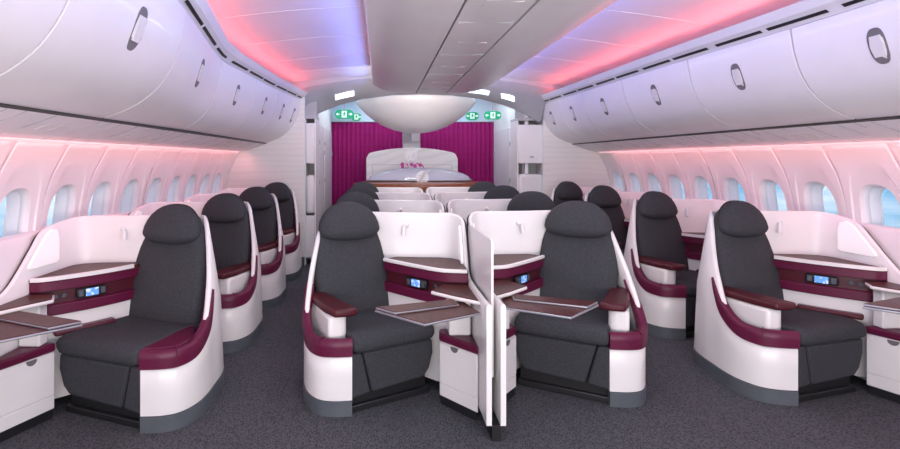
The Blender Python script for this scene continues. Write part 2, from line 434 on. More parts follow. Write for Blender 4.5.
# outer roof / side mass keeps daylight out above the bins
for s, n in ((-1, '9'), (1, '10')):
    struct(obj('trim_'+n, longi([(CX+s*2.02, 2.36), (CX+s*2.02, 2.68), (CX+s*2.95, 2.68), (CX+s*2.95, 1.595), (CX+s*2.64, 1.595), (CX+s*2.64, 2.36)], -.2, YB[s]+.3), 'grey'))

# centre overhead bin ---------------------------------------------------------------
t = thing('centre_overhead_bin', 'long white boat-bottomed overhead bin hanging over the centre seats', 'overhead bin', (CX, 3, 2.3))
def C(w, h, y): return (w, y-3, h-2.3)
HULL = [(-.70, 2.375), (-.69, 2.345), (-.62, 2.305), (-.50, 2.27), (-.36, 2.25), (-.20, 2.24)]
def hull_obj(name, pts, m, parent, y0=-.2, y1=5.9, th=.03, shrink=True):
    bm = bmesh.new()
    ys = [y0, 2, 4, y1-.12, y1-.04, y1]; sh = [0, 0, 0, 0, .006, .02]
    loft(bm, [[C(w*(1-q*.3), h+q, y) for w, h in pts]+[C(w*(1-q*.3), h+th, y) for w, h in reversed(pts)] for y, q in zip(ys, sh)])
    return obj(name, bm, m, parent, bevel=.003)
hull_obj('bin_door', HULL, 'bin', t)
hull_obj('bin_door', [(.165, 2.24)]+[(-w, h) for w, h in reversed(HULL[:-1])], 'bin', t)
sp = hull_obj('service_strip', [(-.186, 2.243), (-.06, 2.236), (.03, 2.236), (.152, 2.243)], 'bin', t)
bm = bmesh.new(); loft(bm, [[C(w, h, y) for w, h in [(-.67, 2.39), (.67, 2.39), (.6, 2.6), (-.6, 2.6)]] for y in (-.2, 5.86)])
obj('bin_body', bm, 'bin', t)
bm = bmesh.new(); loft(bm, [[C(w, h, y) for w, h in [(-.21, 2.262), (.18, 2.262), (.18, 2.29), (-.21, 2.29)]] for y in (-.2, 5.88)])
obj('gap_strip', bm, 'black', t)
y = .6
while y < 5.6:
    for (w0, w1, ya, yb) in ((-.10, -.02, .1, .22), (.03, .09, .12, .2), (-.17, .14, .5, .506)):
        bm = bmesh.new(); loft(bm, [[C(w, h, q) for w, h in [(w0, 2.2354), (w1, 2.2354), (w1, 2.243), (w0, 2.243)]] for q in (y+ya, y+yb)])
        obj('vent', bm, 'bin' if yb-ya > .01 else 'grey', sp)
    y += .85

# bulkheads and entrance zone --------------------------------------------------------
# cream bulkheads beside the last seats
struct(obj('wall_bulkhead_left', box(CX-2.95, -1.05, YB[-1], YB[-1]+.05, 0, 2.78), 'bulk'))
struct(obj('wall_bulkhead_right', box(2.38, CX+2.95, YB[1], YB[1]+.05, 0, 2.78), 'bulk'))
struct(obj('baseboard_left', box(CX-2.6, -1.05, YB[-1]-.012, YB[-1]-.001, 0, .12), 'skirt'))
struct(obj('baseboard_right', box(2.38, CX+2.6, YB[1]-.012, YB[1]-.001, 0, .12), 'skirt'))
# sloping lintel arch
def arch_sec(y, pts): return [(CX+w, y, h) for w, h in pts]
up = [(-1.95, 2.44), (-1.72, 2.45), (-1.55, 2.49), (-1.25, 2.54), (-.9, 2.585), (-.45, 2.61), (0, 2.62), (.45, 2.61), (.9, 2.585), (1.25, 2.54), (1.55, 2.49), (1.72, 2.45), (1.95, 2.44)]
lo = [(-1.95, 2.28), (-1.72, 2.02), (-1.50, 2.16), (-1.2, 2.28), (-.85, 2.37), (-.45, 2.42), (0, 2.435), (.45, 2.42), (.85, 2.37), (1.2, 2.28), (1.50, 2.16), (1.72, 2.02), (1.95, 2.28)]
bm = bmesh.new()
loft(bm, [arch_sec(6.88, up), arch_sec(6.92, [(w, h-.03) for w, h in up]), arch_sec(7.30, lo), arch_sec(7.36, [(w, h+.0) for w, h in lo]),
          arch_sec(7.40, [(w, h+.05) for w, h in lo]), arch_sec(7.40, [(w, 2.80) for w, h in lo]), arch_sec(6.88, [(w, 2.66) for w, h in up])], closed=False)
loft(bm, [arch_sec(6.88, [(w, 2.66) for w, h in up]), arch_sec(6.88, up)], closed=False)
lin = struct(obj('trim_11', bm, 'grey', sharp=30))
for (wa, wb) in ((-1.25, -.98), (.66, .95), (1.06, 1.32)):
    bm = bmesh.new()
    def lz(w, y):
        a = lerp_table(up, w)-.03; b = lerp_table(lo, w); t_ = (y-6.92)/.38; return a+(b-a)*t_
    ws = [wa+(wb-wa)*q/4 for q in range(5)]
    loft(bm, [[(CX+w, y, lz(w, y)-.006) for w in ws]+[(CX+w, y, lz(w, y)+.01) for w in reversed(ws)] for y in (7.10, 7.19)])
    obj('light_slot', bm, 'slot', lin)
# entrance ceiling and header
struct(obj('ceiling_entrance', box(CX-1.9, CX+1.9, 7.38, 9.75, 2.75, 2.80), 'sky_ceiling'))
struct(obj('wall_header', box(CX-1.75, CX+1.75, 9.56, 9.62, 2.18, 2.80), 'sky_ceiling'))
# side passage walls with door panels
for s, x, n in ((-1, -.92, 'left'), (1, 2.15, 'right')):
    w = struct(obj('wall_passage_'+n, box(*(sorted((x, x+s*.05))), 7.42, 9.6, 0, 2.76), 'panel'))
    if s > 0: pass
    for ya, yb in ((7.5, 8.15), (8.25, 9.4)):
        bm = box(*(sorted((x-s*.012, x+s*.01))), ya, yb, .12, 2.0)
        d = obj('door_panel', bm, 'bin', w, bevel=.004)
        for z in (.5, 1.1, 1.7):
            obj('hinge', box(*(sorted((x-s*.02, x))), ya-.03, ya+.0, z, z+.07), 'grey', w)
        obj('door_handle', box(*(sorted((x-s*.03, x))), yb-.1, yb-.05, 1.55, 1.62), 'grey', d)
# galley cupboards flanking the aisle ends
for s, xa, xb, yf, side in ((-1, -1.06, -.90, 7.02, 'left'), (1, 2.02, 2.42, 7.36, 'right')):
    t = thing('galley_cupboard', 'tall %s white galley cupboard with an open niche beside the %s bulkhead' % ('narrow' if s < 0 else 'wide', side), 'cupboard', ((xa+xb)/2, yf+.2, 0))
    o = t.location
    def B(x0, x1, y0, y1, z0, z1): return box(x0-o.x, x1-o.x, y0-o.y, y1-o.y, z0, z1)
    obj('back_panel', B(xa, xb, yf+.36, yf+.38, 0, 2.05), 'olive', t)
    obj('side_panel', B(xa, xa+.018, yf, yf+.36, 0, 2.05), 'bin', t); obj('side_panel', B(xb-.018, xb, yf, yf+.36, 0, 2.05), 'bin', t)
    obj('top_panel', B(xa, xb, yf-.01, yf+.38, 2.05, 2.09), 'grey', t)
    dr = obj('cupboard_door', B(xa+.02, xb-.02, yf-.012, yf+.34, 1.42, 1.99), 'bin', t, bevel=.012)
    if s > 0: obj('latch', B(2.20, 2.26, yf-.02, yf-.012, 1.50, 1.53), 'grey', dr)
    obj('shelf', B(xa+.02, xb-.02, yf, yf+.34, 1.05, 1.08), 'bin', t)
    dr = obj('cupboard_door', B(xa+.02, xb-.02, yf-.02, yf+.34, .72, 1.26), 'bin', t, bevel=.04)
    dr = obj('cupboard_door', B(xa+.02, xb-.02, yf-.008, yf+.34, .1, .69), 'bin', t, bevel=.006)
# closing wall pieces over the cupboards
struct(obj('wall_over_left', box(-1.2, -.90, 7.12, 7.17, 2.09, 2.76), 'grey'))
struct(obj('wall_over_right', box(2.02, 2.5, 7.45, 7.5, 2.09, 2.76), 'grey'))

# curtain ---------------------------------------------------------------------------
def curtain(x0, x1, label):
    t = thing('curtain', label, 'curtain', ((x0+x1)/2, 9.45, 0), 'entrance curtains')
    bm = bmesh.new(); n = int((x1-x0)/.012); rows = []
    for z, amp in ((.03, .034), (1.0, .03), (1.8, .026), (2.15, .018), (2.185, .014)):
        rows.append([(x0+(x1-x0)*i/n-(x0+x1)/2, amp*math.sin(2*PI*i*.012/.085+.6*math.sin(i*.05)), z) for i in range(n+1)])
    loft(bm, rows, closed=False)
    o = obj('curtain_cloth', bm, 'curtain', t, sharp=180); m = o.modifiers.new('t', 'SOLIDIFY'); m.thickness = .004
    obj('curtain_rail', box(x0-(x0+x1)/2, x1-(x0+x1)/2, -.02, .02, 2.186, 2.20), 'grey', t)
curtain(-.915, .605, 'pleated magenta curtain, the one left of the bar back panel')
curtain(.615, 2.145, 'pleated magenta curtain, the one right of the bar back panel')

struct(obj('wall_end', box(CX-1.8, CX+1.8, 9.66, 9.70, 0, 2.8), 'grey'))
# exit signs -------------------------------------------------------------------------
def exit_sign(x, z, w, h, y, label, arrow, hang=None):
    t = thing('exit_sign', label, 'exit sign', (x, y, z), 'green exit signs')
    bm = bmesh.new(); ring = []
    for i in range(28):
        a = 2*PI*i/28; ring.append(((w/2-h/2)*(1 if math.cos(a) > 0 else -1)+h/2*math.cos(a), h/2*math.sin(a)))
    loft(bm, [[(a, 0, b) for a, b in ring], [(a, .03, b) for a, b in ring]])
    obj('sign_plate', bm, 'green', t, bevel=.004)
    if hang: obj('hanger', box(-.008, .008, .012, .024, h/2-.01, hang-z), 'grey', t)
    # doorway pictogram with a figure, and arrows
    obj('pictogram_field', box(-h*.28, h*.28, -.004, 0, -h*.36, h*.36), 'signwhite', t)
    bm = bmesh.new(); ball(bm, (h*.05, -.006, h*.22), h*.07, sy=.5)
    box(-h*.06, h*.08, -.008, -.004, -h*.08, h*.15, bm)
    for (p, q) in (((0, -h*.05), (h*.14, -h*.28)), ((0, -h*.05), (-h*.16, -h*.2)), ((0, h*.1), (h*.18, h*.02)), ((0, h*.1), (-h*.16, h*.04))):
        tube(bm, (p[0], -.006, p[1]), (q[0], -.006, q[1]), h*.035, 6)
    obj('running_figure', bm, 'green', t)
    for d in arrow:
        bm = bmesh.new(); c = d*(w*.34)
        loft(bm, [[(c+d*h*.2, yy, 0), (c-d*h*.02, yy, h*.18), (c-d*h*.02, yy, h*.05), (c-d*h*.2, yy, h*.05), (c-d*h*.2, yy, -h*.05), (c-d*h*.02, yy, -h*.05), (c-d*h*.02, yy, -h*.18)] for yy in (-.005, 0)])
        obj('arrow', bm, 'signwhite', t)
exit_sign(-.66, 2.315, .35, .17, 9.22, 'green running-figure exit sign over the left curtain, the larger one', (-1, 1), 2.75)
exit_sign(-.45, 2.29, .19, .14, 9.53, 'small green exit sign half behind the larger left one', (1,))
exit_sign(1.76, 2.31, .25, .15, 9.53, 'smaller green exit sign over the right curtain', (-1, 1))
exit_sign(1.93, 2.235, .30, .145, 8.55, 'larger green running-figure exit sign at the right end above the curtain', (-1, 1), 2.75)

# domed ceiling feature, neck, bar ----------------------------------------------------
t = thing('ceiling_dome', 'large white lens-shaped dome hanging from the entrance ceiling above the bar', 'ceiling light', (CX-.03, 8.1, 1.9))
bm = bmesh.new(); secs = []
for j in range(0, 13):
    q = j/12; r = .97*max(q, .02)
    z = 1.20-math.sqrt(1.20**2-r*r)
    secs.append([(r*math.cos(a), r*.75*math.sin(a), z) for a in [2*PI*i/48 for i in range(48)]])
secs.append([(r_*.97, s_*.97, .56) for r_, s_, _ in secs[-1]])
loft(bm, secs)
obj('dome_shell', bm, 'white', t, sharp=60)
obj('ceiling_plate', (lambda b: (loft(b, [[(.5*math.cos(a), .4*math.sin(a), z) for a in [2*PI*i/40 for i in range(40)]] for z in (.56, .85)]), b)[1])(bmesh.new()), 'grey', t)

t = thing('bar_back_panel', 'white arched panel with a round silver emblem behind the bar', 'panel', (CX-.05, 8.75, 0))
bm = bmesh.new(); pts = [(-.80, 0), (-.80, 1.50), (-.76, 1.575)]+[(x, 1.60+.085*(1-(x/.72)**2)) for x in [-.72+.12*i for i in range(13)]]+[(.76, 1.575), (.80, 1.50), (.80, 0)]
loft(bm, [[(x, y, z) for x, z in pts] for y in (0, .06)])
obj('board', bm, 'backpanel', t, bevel=.008)
bm = bmesh.new()
for a in ((-.70, .70, 1.385, 1.395), (-.70, -.69, 1.05, 1.385), (.69, .70, 1.05, 1.385)): box(a[0], a[1], -.006, 0, a[2], a[3], bm)
obj('inlay_frame', bm, 'emblem', t)
def emblem(t, x, z, r, m, y0=-.012, y1=0, tilt=None):
    # round swirl emblem : disc with a sweeping leaping curve crossing it
    bm = bmesh.new(); n = 28
    loft(bm, [[(x+r*math.cos(2*PI*i/n), y, z+r*math.sin(2*PI*i/n)) for i in range(n)] for y in (y0, y1)])
    d = obj('emblem', bm, m, t)
    bm = bmesh.new()
    path = [(x-.5*r, z-.7*r), (x-.1*r, z-.1*r), (x+.2*r, z+.5*r), (x+.7*r, z+.85*r), (x+1.25*r, z+1.15*r)]
    path = catmull(path, 4)
    secs = []
    for i, (a, b) in enumerate(path):
        ww_ = r*.2*math.sin(PI*(i+1)/(len(path)+1))+.004
        secs.append([(a-ww_*.7, y0-.006, b+ww_*.7), (a+ww_*.7, y0-.006, b-ww_*.7), (a+ww_*.7, y0, b-ww_*.7), (a-ww_*.7, y0, b+ww_*.7)])
    loft(bm, secs)
    for sg in (-.35, .0, .3):
        tube(bm, (x-r*.6, y0-.002, z+r*sg), (x+r*.5, y0-.002, z+r*(sg-.2)), r*.05, 6)
    obj('emblem_swirl', bm, 'emblem_white' if m == 'emblem' else 'emblem', d)
emblem(t, -.02, 1.53, .115, 'emblem')
t = thing('ceiling_post', 'short grey post joining the dome to the bar back panel', 'post', (CX-.04, 8.7, 1.60))
bm = box(-.17, .14, .07, .25, .0, .36); obj('post_body', bm, 'grey', t, bevel=.01)
obj('speaker_box', box(-.02, .12, -.03, .07, .19, .34), 'ceil', t, bevel=.01)

t = thing('bar_counter', 'curved cherry-wood bar counter under a clear lens-shaped top', 'bar', (CX+.03, 8.05, 0))
bm = bmesh.new(); n = 24
def bararc(off, z, k=1):
    return [((1.14-off)*math.sin(-1.25+2.5*i/n), .28-(.78-off*.6)*math.cos(-1.25+2.5*i/n), z) for i in range(n+1)]
loft(bm, [bararc(.10, 0)+[(.8, .45, 0), (-.8, .45, 0)], bararc(.06, .80)+[(.8, .45, .8), (-.8, .45, .8)], bararc(0, 1.04)+[(.8, .45, 1.04), (-.8, .45, 1.04)], bararc(.02, 1.10)+[(.8, .45, 1.13), (-.8, .45, 1.13)], bararc(.22, 1.13)+[(.7, .42, 1.15), (-.7, .42, 1.15)]])
obj('bar_body', bm, 'barwood', t)
bm = bmesh.new(); secs = []
for j in range(7):
    a = j/6*PI/2
    secs.append([(.83*math.cos(a)*math.cos(b), .05+.28*math.cos(a)*math.sin(b), 1.15+.20*math.sin(a)+(.0 if j < 6 else 0)) for b in [2*PI*i/40 for i in range(40)]])
secs[-1] = [(.02*math.cos(b), .05+.01*math.sin(b), 1.35) for b in [2*PI*i/40 for i in range(40)]]
loft(bm, secs)
gl = obj('glass_cover', bm, 'barglass', t)
bm = bmesh.new()
loft(bm, [[(.86*math.cos(b), .05+.31*math.sin(b), z) for b in [2*PI*i/40 for i in range(40)]] for z in (1.14, 1.155)])
obj('counter_rim', bm, 'metal', t, bevel=.005)
emblem(t, .02, 1.20, .10, 'emblem_white', y0=-.262, y1=-.25)
t = thing('flower_arrangement', 'low pink orchid arrangement standing on the bar', 'flowers', (CX-.05, 8.42, 1.14))
obj('vase', (lambda b: (loft(b, [[(r*2.2*math.cos(a), r*math.sin(a), z) for a in [2*PI*i/20 for i in range(20)]] for r, z in ((.05, 0), (.07, .06), (.075, .15), (.06, .16))]), b)[1])(bmesh.new()), 'emblem_white', t)
random.seed(7)
for i in range(22):
    cx, cz = random.uniform(-.2, .2), random.uniform(.19, .27)
    cy = random.uniform(-.04, .04); bm = bmesh.new()
    for k in range(5):
        a = 2*PI*k/5+i; px, pz = cx+.018*math.cos(a), cz+.018*math.sin(a)
        ball(bm, (px, cy, pz), .017, sy=.4, nu=8, nv=6)
    obj('orchid_bloom', bm, 'flower' if i % 3 else 'flower_pale', t)
bm = bmesh.new()
for i in range(9): tube(bm, (0, 0, .14), (-.18+.045*i, 0, .24), .004, 6)
obj('stems', bm, 'olive', t)

# ================================================================== SEAT SUITES
TH = math.radians(20)
def make_suite(d, window, X, y0, colname, arm_down=False, first=None, end=-.29, rot=0, aw=1, sh=0):
    """One suite; u grows from the aisle towards the console, v away from the viewer. Returns its things."""
    f0 = lambda u, v, h: (d*u, v, h)
    cr, sr = math.cos(rot), math.sin(rot)
    f = lambda u, v, h: (d*(.27+(u-.27)*cr-v*sr), (u-.27)*sr+v*cr, h)
    ca, sa = math.cos(TH), math.sin(TH)
    def S(a, b, h):
        a = a*aw+(0 if window else -.03*max(0, min(1, (h-.45)/.2)))
        return f(.27+a*ca-b*sa, .03+a*sa+b*ca, h)
    UO = 1.04 if window else 1.012
    loc = (X, y0, 0)
    # ---- seat
    seat = thing('business_class_seat', first['seat'], 'airline seat', loc, 'charcoal business class seats', (d*.4, .35, 0))
    shell_path = [(.27, 0, .09, .345, 0), (.16, .008, .09, .345, 0), (.075, .05, .09, .345, 0), (.02, .15, .09, .41, .01), (0, .27, .09, .53, .03), (0, .38, .09, .68, .06),
                  (0, .49, .09, .84, .09), (.01, .59, .09, .98, .10), (.04, .69, .09, 1.06, .10), (.12, .79, .09, 1.09, .08), (.25, .82, .09, 1.095, .05), (.43, .79, .09, 1.095, .02)]
    bm = bmesh.new(); wall(bm, shell_path, .03, f)
    obj('seat_shell', bm, 'white', seat, sharp=60)
    tp = [(.272, -.002, .345, .445, 0), (.16, .006, .345, .445, 0), (.075, .05, .345, .445, 0), (.02, .15, .365, .46, .01), (0, .27, .44, .53, .03), (0, .36, .55, .61, .05), (0, .42, .655, .67, .07)]
    bm = bmesh.new(); wall(bm, tp, .055, f, grow=.012, rnd=.02)
    tr = obj('armrest_trim', bm, 'maroon', seat, sharp=60)
    # stitched seam in the trim
    bm = bmesh.new(); wall(bm, [(.095, .036, .345, .448, 0), (.091, .039, .345, .448, 0)], .058, f, grow=.0145, n=1)
    obj('seam', bm, 'maroon_dark', tr)
    sk = [(p[0], p[1], 0, .088, 0) for p in shell_path]
    bm = bmesh.new(); wall(bm, sk, .04, f, grow=.004, rnd=.004)
    obj('base_skirt', bm, 'skirt', seat, sharp=60)
    # base under cushion
    bm = prism([(.0, .03), (.53, .03), (.53, .55), (.0, .55)], 0.0, .345, S)
    obj('seat_base', bm, 'black', seat)
    bm = prism([(-.02, .0), (.54, .0), (.54, .06), (-.02, .06)], 0.0, .04, S)
    obj('floor_plate', bm, 'black', seat, bevel=.006)
    # leg rest in two upholstered pieces
    def panel(poly, b0, b1, name, par):
        bm = bmesh.new()
        loft(bm, [[S(a, b0+.05*(.35-h)*1.2, h) for a, h in poly], [S(a, b1, h) for a, h in poly]])
        return obj(name, bm, 'fabric', par, bevel=.016, seg=3)
    lr = panel([(.062, .35), (.545, .35), (.555, .26), (.53, .16), (.49, .115), (.13, .10)], -.035, .06, 'leg_rest', seat)
    panel([(-.01, .35), (.056, .35), (.122, .10), (-.01, .085)], -.03, .06, 'leg_rest_flap', seat)
    # cushion: side section swept across
    prof = [(-.055, .385), (-.045, .36), (.0, .352), (.5, .352), (.52, .37), (.52, .44), (.45, .452), (.25, .452), (.08, .462), (.0, .462), (-.035, .45), (-.055, .425)]
    bm = bmesh.new(); cb = .23; ch = .405; secs = []
    for a, k, kh in ((-.005, .93, .45), (.0, .97, .75), (.015, .99, .93), (.05, 1, 1), (.27, 1, 1.03), (.50, 1, 1), (.535, .99, .93), (.55, .97, .75), (.555, .93, .45)):
        secs.append([S(a, cb+(b-cb)*k, ch+(h-ch)*kh) for b, h in prof])
    loft(bm, secs); obj('seat_cushion', bm, 'fabric', seat, sharp=70)
    # backrest
    def ring(ac, bc, wa, tb, h, n=28, p=3.2):
        out = []
        for i in range(n):
            t_ = 2*PI*i/n; c, s_ = math.cos(t_), math.sin(t_)
            out.append(S(ac+wa*math.copysign(abs(c)**(2/p), c), bc+tb*math.copysign(abs(s_)**(2/p), s_), h))
        return out
    bm = bmesh.new(); secs = []
    for h, w_, b_, t_ in ((.40, .255, .47, .06), (.45, .27, .465, .075), (.55, .275, .475, .07), (.68, .27, .50, .062), (.80, .255, .53, .058), (.88, .245, .552, .055), (.95, .225, .57, .052), (1.02, .195, .585, .048), (1.08, .16, .60, .04), (1.12, .11, .605, .028)):
        secs.append(ring(.275, b_, w_, t_, h))
    loft(bm, secs); obj('backrest', bm, 'fabric', seat, sharp=70)
    # grey flank moulding behind the backrest, towards the aisle
    bm = bmesh.new(); secs = []
    for h, w_, b_ in ((.40, .23, .54), (.68, .24, .57), (.88, .21, .60), (1.0, .17, .62), (1.06, .12, .63)):
        secs.append(ring(.275, b_, w_, .045, h))
    loft(bm, secs); obj('back_frame', bm, 'skirt', seat, sharp=70)
    # headrest : dome topped cushion
    bm = bmesh.new(); nu, nv = 28, 14; secs = []
    for j in range(1, nv):
        p = PI*j/nv; zc = math.cos(p); rr = math.sin(p)**(.95 if zc > 0 else .7)
        z = .985+(.19*zc if zc > 0 else .07*zc)
        rr2 = rr*(1 if zc < 0 else 1)
        bow = .02*(1-abs(zc))
        secs.append([S(.275+(.208 if window else .228)*rr2*math.copysign(abs(math.cos(t))**.8, math.cos(t)), .53+.045*max(0, zc)+.085*rr*math.sin(t), z-.03*max(0, -zc)*math.cos(t)**2*0) for t in [2*PI*i/nu for i in range(nu)]])
    loft(bm, secs)
    hr = obj('headrest', bm, 'fabric', seat, sharp=70)
    # piping of the headrest
    bm = bmesh.new(); pp = []
    for i in range(25):
        t = PI*i/24; x = (.20 if window else .22)*math.copysign(abs(math.cos(t))**.8, math.cos(t)); z = .985+.185*math.sin(t)**1.25
        pp.append(Vector(S(.275+x*1.0, .56+.04*math.sin(t), z)))
    for a, b in zip(pp, pp[1:]): tube(bm, a, b, .0045, 6)
    obj('piping', bm, 'black', hr)
    # aisle armrest
    if not arm_down:
        bm = prism([(.035, .44), (.105, .47), (.25, .11), (.225, .075), (.14, .06)], .36, .555, f)
        ar = obj('aisle_armrest', bm, 'white', seat, bevel=.02, seg=3)
        bm = prism([(.015, .47), (.115, .52), (.19, .34), (.315, .07), (.25, .035), (.17, .03), (.11, .15)], .555, .60, f)
        obj('armrest_pad', bm, 'armtop', ar, bevel=.016, seg=3)
    else:
        bm = prism([(.05, .22), (.13, .42), (.2, .40), (.30, .05), (.27, .012), (.17, .02), (.09, .07)], .36, .447, f)
        obj('armrest_pad', bm, 'maroon', seat, bevel=.02, seg=3)
    # ---- console
    f = f0
    con = thing('side_console', first['console'], 'console', loc, 'side consoles beside the seats', (d*.85, .45, 0))
    if window:
        side = [(1.035, .59, 0, 1.085, 0), (UO, .49, 0, 1.05, 0), (UO, .39, 0, .96, 0), (UO, .28, 0, .845, 0), (UO, .18, 0, .76, 0), (UO, .07, 0, .725, 0), (UO, -.1, 0, .715, 0), (UO, end, 0, .715, 0)]
        front = [(.60, .60), (.67, .485), (.78, .35), (.93, .215), (1.0, .20)]
    else:
        side = [(UO-.005, .60, 0, 1.07, 0), (UO, .53, 0, 1.01, 0), (UO, .46, 0, .87, 0), (UO, .41, 0, .775, 0), (UO, .33, 0, .725, 0), (UO, .15, 0, .715, 0), (UO, -.1, 0, .715, 0), (UO, end, 0, .72, 0)]
        front = [(.455, .635), (.52, .56), (.71, .37), (.83, .275), (.975, .25)]
    side = [side[0]]+[(a, b+sh, c, h, l) for a, b, c, h, l in side[1:-1]]+[side[-1]]
    side = [(a, b, 0 if window else .087, h, l) for a, b, c, h, l in side]
    pw = ([] if window else [(.31, .80, 0, 1.095, .0)])+[(.445, .775, 0, 1.095, .0), (.55, .745, 0, 1.095, .0), (.70, .73, 0, 1.095, .0), (.86, .72, 0, 1.095, 0), (UO-.06, .69, 0, 1.095, 0)]+side
    bm = bmesh.new(); wall(bm, pw, .028, f, rnd=.014)
    par = obj('partition_panel', bm, 'white', con, sharp=60)
    bm = bmesh.new(); wall(bm, [(a, b, .02, h-.012, l) for a, b, c, h, l in pw[:-1]], .01, f, grow=.011, rnd=.004)
    obj('edge_seal', bm, 'black', par, sharp=60)
    # frosted window in the side of the partition
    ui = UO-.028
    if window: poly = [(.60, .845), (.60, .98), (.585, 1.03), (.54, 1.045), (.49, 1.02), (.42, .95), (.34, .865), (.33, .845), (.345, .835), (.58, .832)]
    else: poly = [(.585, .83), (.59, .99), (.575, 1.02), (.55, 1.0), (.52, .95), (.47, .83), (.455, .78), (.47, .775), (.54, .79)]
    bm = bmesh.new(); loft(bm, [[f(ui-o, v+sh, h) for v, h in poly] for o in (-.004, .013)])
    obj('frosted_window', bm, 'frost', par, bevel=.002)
    # reading lamp
    bm = bmesh.new(); v0 = .735-.028; lu = .10 if window else 0
    ball(bm, f(.62+lu, v0-.01, 1.005), .017)
    tube(bm, f(.62+lu, v0, 1.005), f(.60+lu, v0-.03, .995), .006, 8)
    tube(bm, f(.60+lu, v0-.03, 1.0), f(.595+lu, v0-.04, .935), .013, 14, .016)
    obj('reading_lamp', bm, 'lamp', con)
    # ledge
    back = [(UO-.03, front[-1][1]), (UO-.03, .60), (UO-.08, .66), (.86, .69), (.70, .70), (.55, .715)]
    def off(pts, o): # push outline towards the seat (-) or away (+)
        return [(u+o*.70, v+o*.70) for u, v in pts[:-1]]+[(pts[-1][0], pts[-1][1]+o)]
    fr = [tuple(p) for p in catmull(front, 4)]
    bm = prism(off(fr, .006)+back, .755, .777, f); obj('ledge_top', bm, 'wood', con)
    bm = bmesh.new(); secs = []
    o0, o1 = off(fr, -.008), off(fr, .014)
    loft(bm, [[f(*o0[i], .762), f(*o0[i], .785), f(*o1[i], .785), f(*o1[i], .762)] for i in range(len(fr))])
    obj('ledge_rim', bm, 'white', con, bevel=.005)
    bm = prism(off(fr, .004)+back, .70, .757, f); obj('console_band', bm, 'maroon', con, bevel=.004)
    bm = prism(off(fr, .03)+back, .62, .70, f); pn = obj('control_panel', bm, 'maroon_dark', con)
    bm = prism(off(fr, .0)+back, .555, .62, f); obj('console_band', bm, 'maroon', con, bevel=.008)
    bm = prism(off(fr, .02)+back, .06, .555, f); obj('console_body', bm, 'white', con)
    # console side armrest
    if window:
        seg = fr[4:12]
        bm = prism([(u-.032, v-.032) for u, v in seg]+[(u+.014, v+.014) for u, v in reversed(seg)], .44, .475, f)
        obj('console_armrest', bm, 'maroon_dark', con, bevel=.012)
    # handset on the control panel
    pm = Vector((*fr[7], 0)); dr = (Vector((*fr[8], 0))-Vector((*fr[6], 0))).normalized(); nr = Vector((-dr.y, dr.x, 0))
    if nr.x+nr.y > 0: nr = -nr
    def H(a, o, h):
        p = pm+dr*a+nr*o; return f(p.x, p.y, h)
    bm = box(-.085, .085, -.032, .0, .632, .69, f=H); hs = obj('handset', bm, 'black', pn, bevel=.01)
    bm = box(-.035, .035, -.004, .004, .640, .684, f=H); obj('handset_screen', bm, 'screen', hs)
    for a in (-.062, .062):
        bm = box(a-.012, a+.012, -.001, .003, .644, .68, f=H); obj('handset_keypad', bm, 'skirt', hs)
    for a in (.145, .19):
        bm = bmesh.new(); tube(bm, H(a, -.035, .662), H(a, -.027, .662), .013, 12)
        obj('socket', bm, 'skirt', pn)
    return [seat, con]

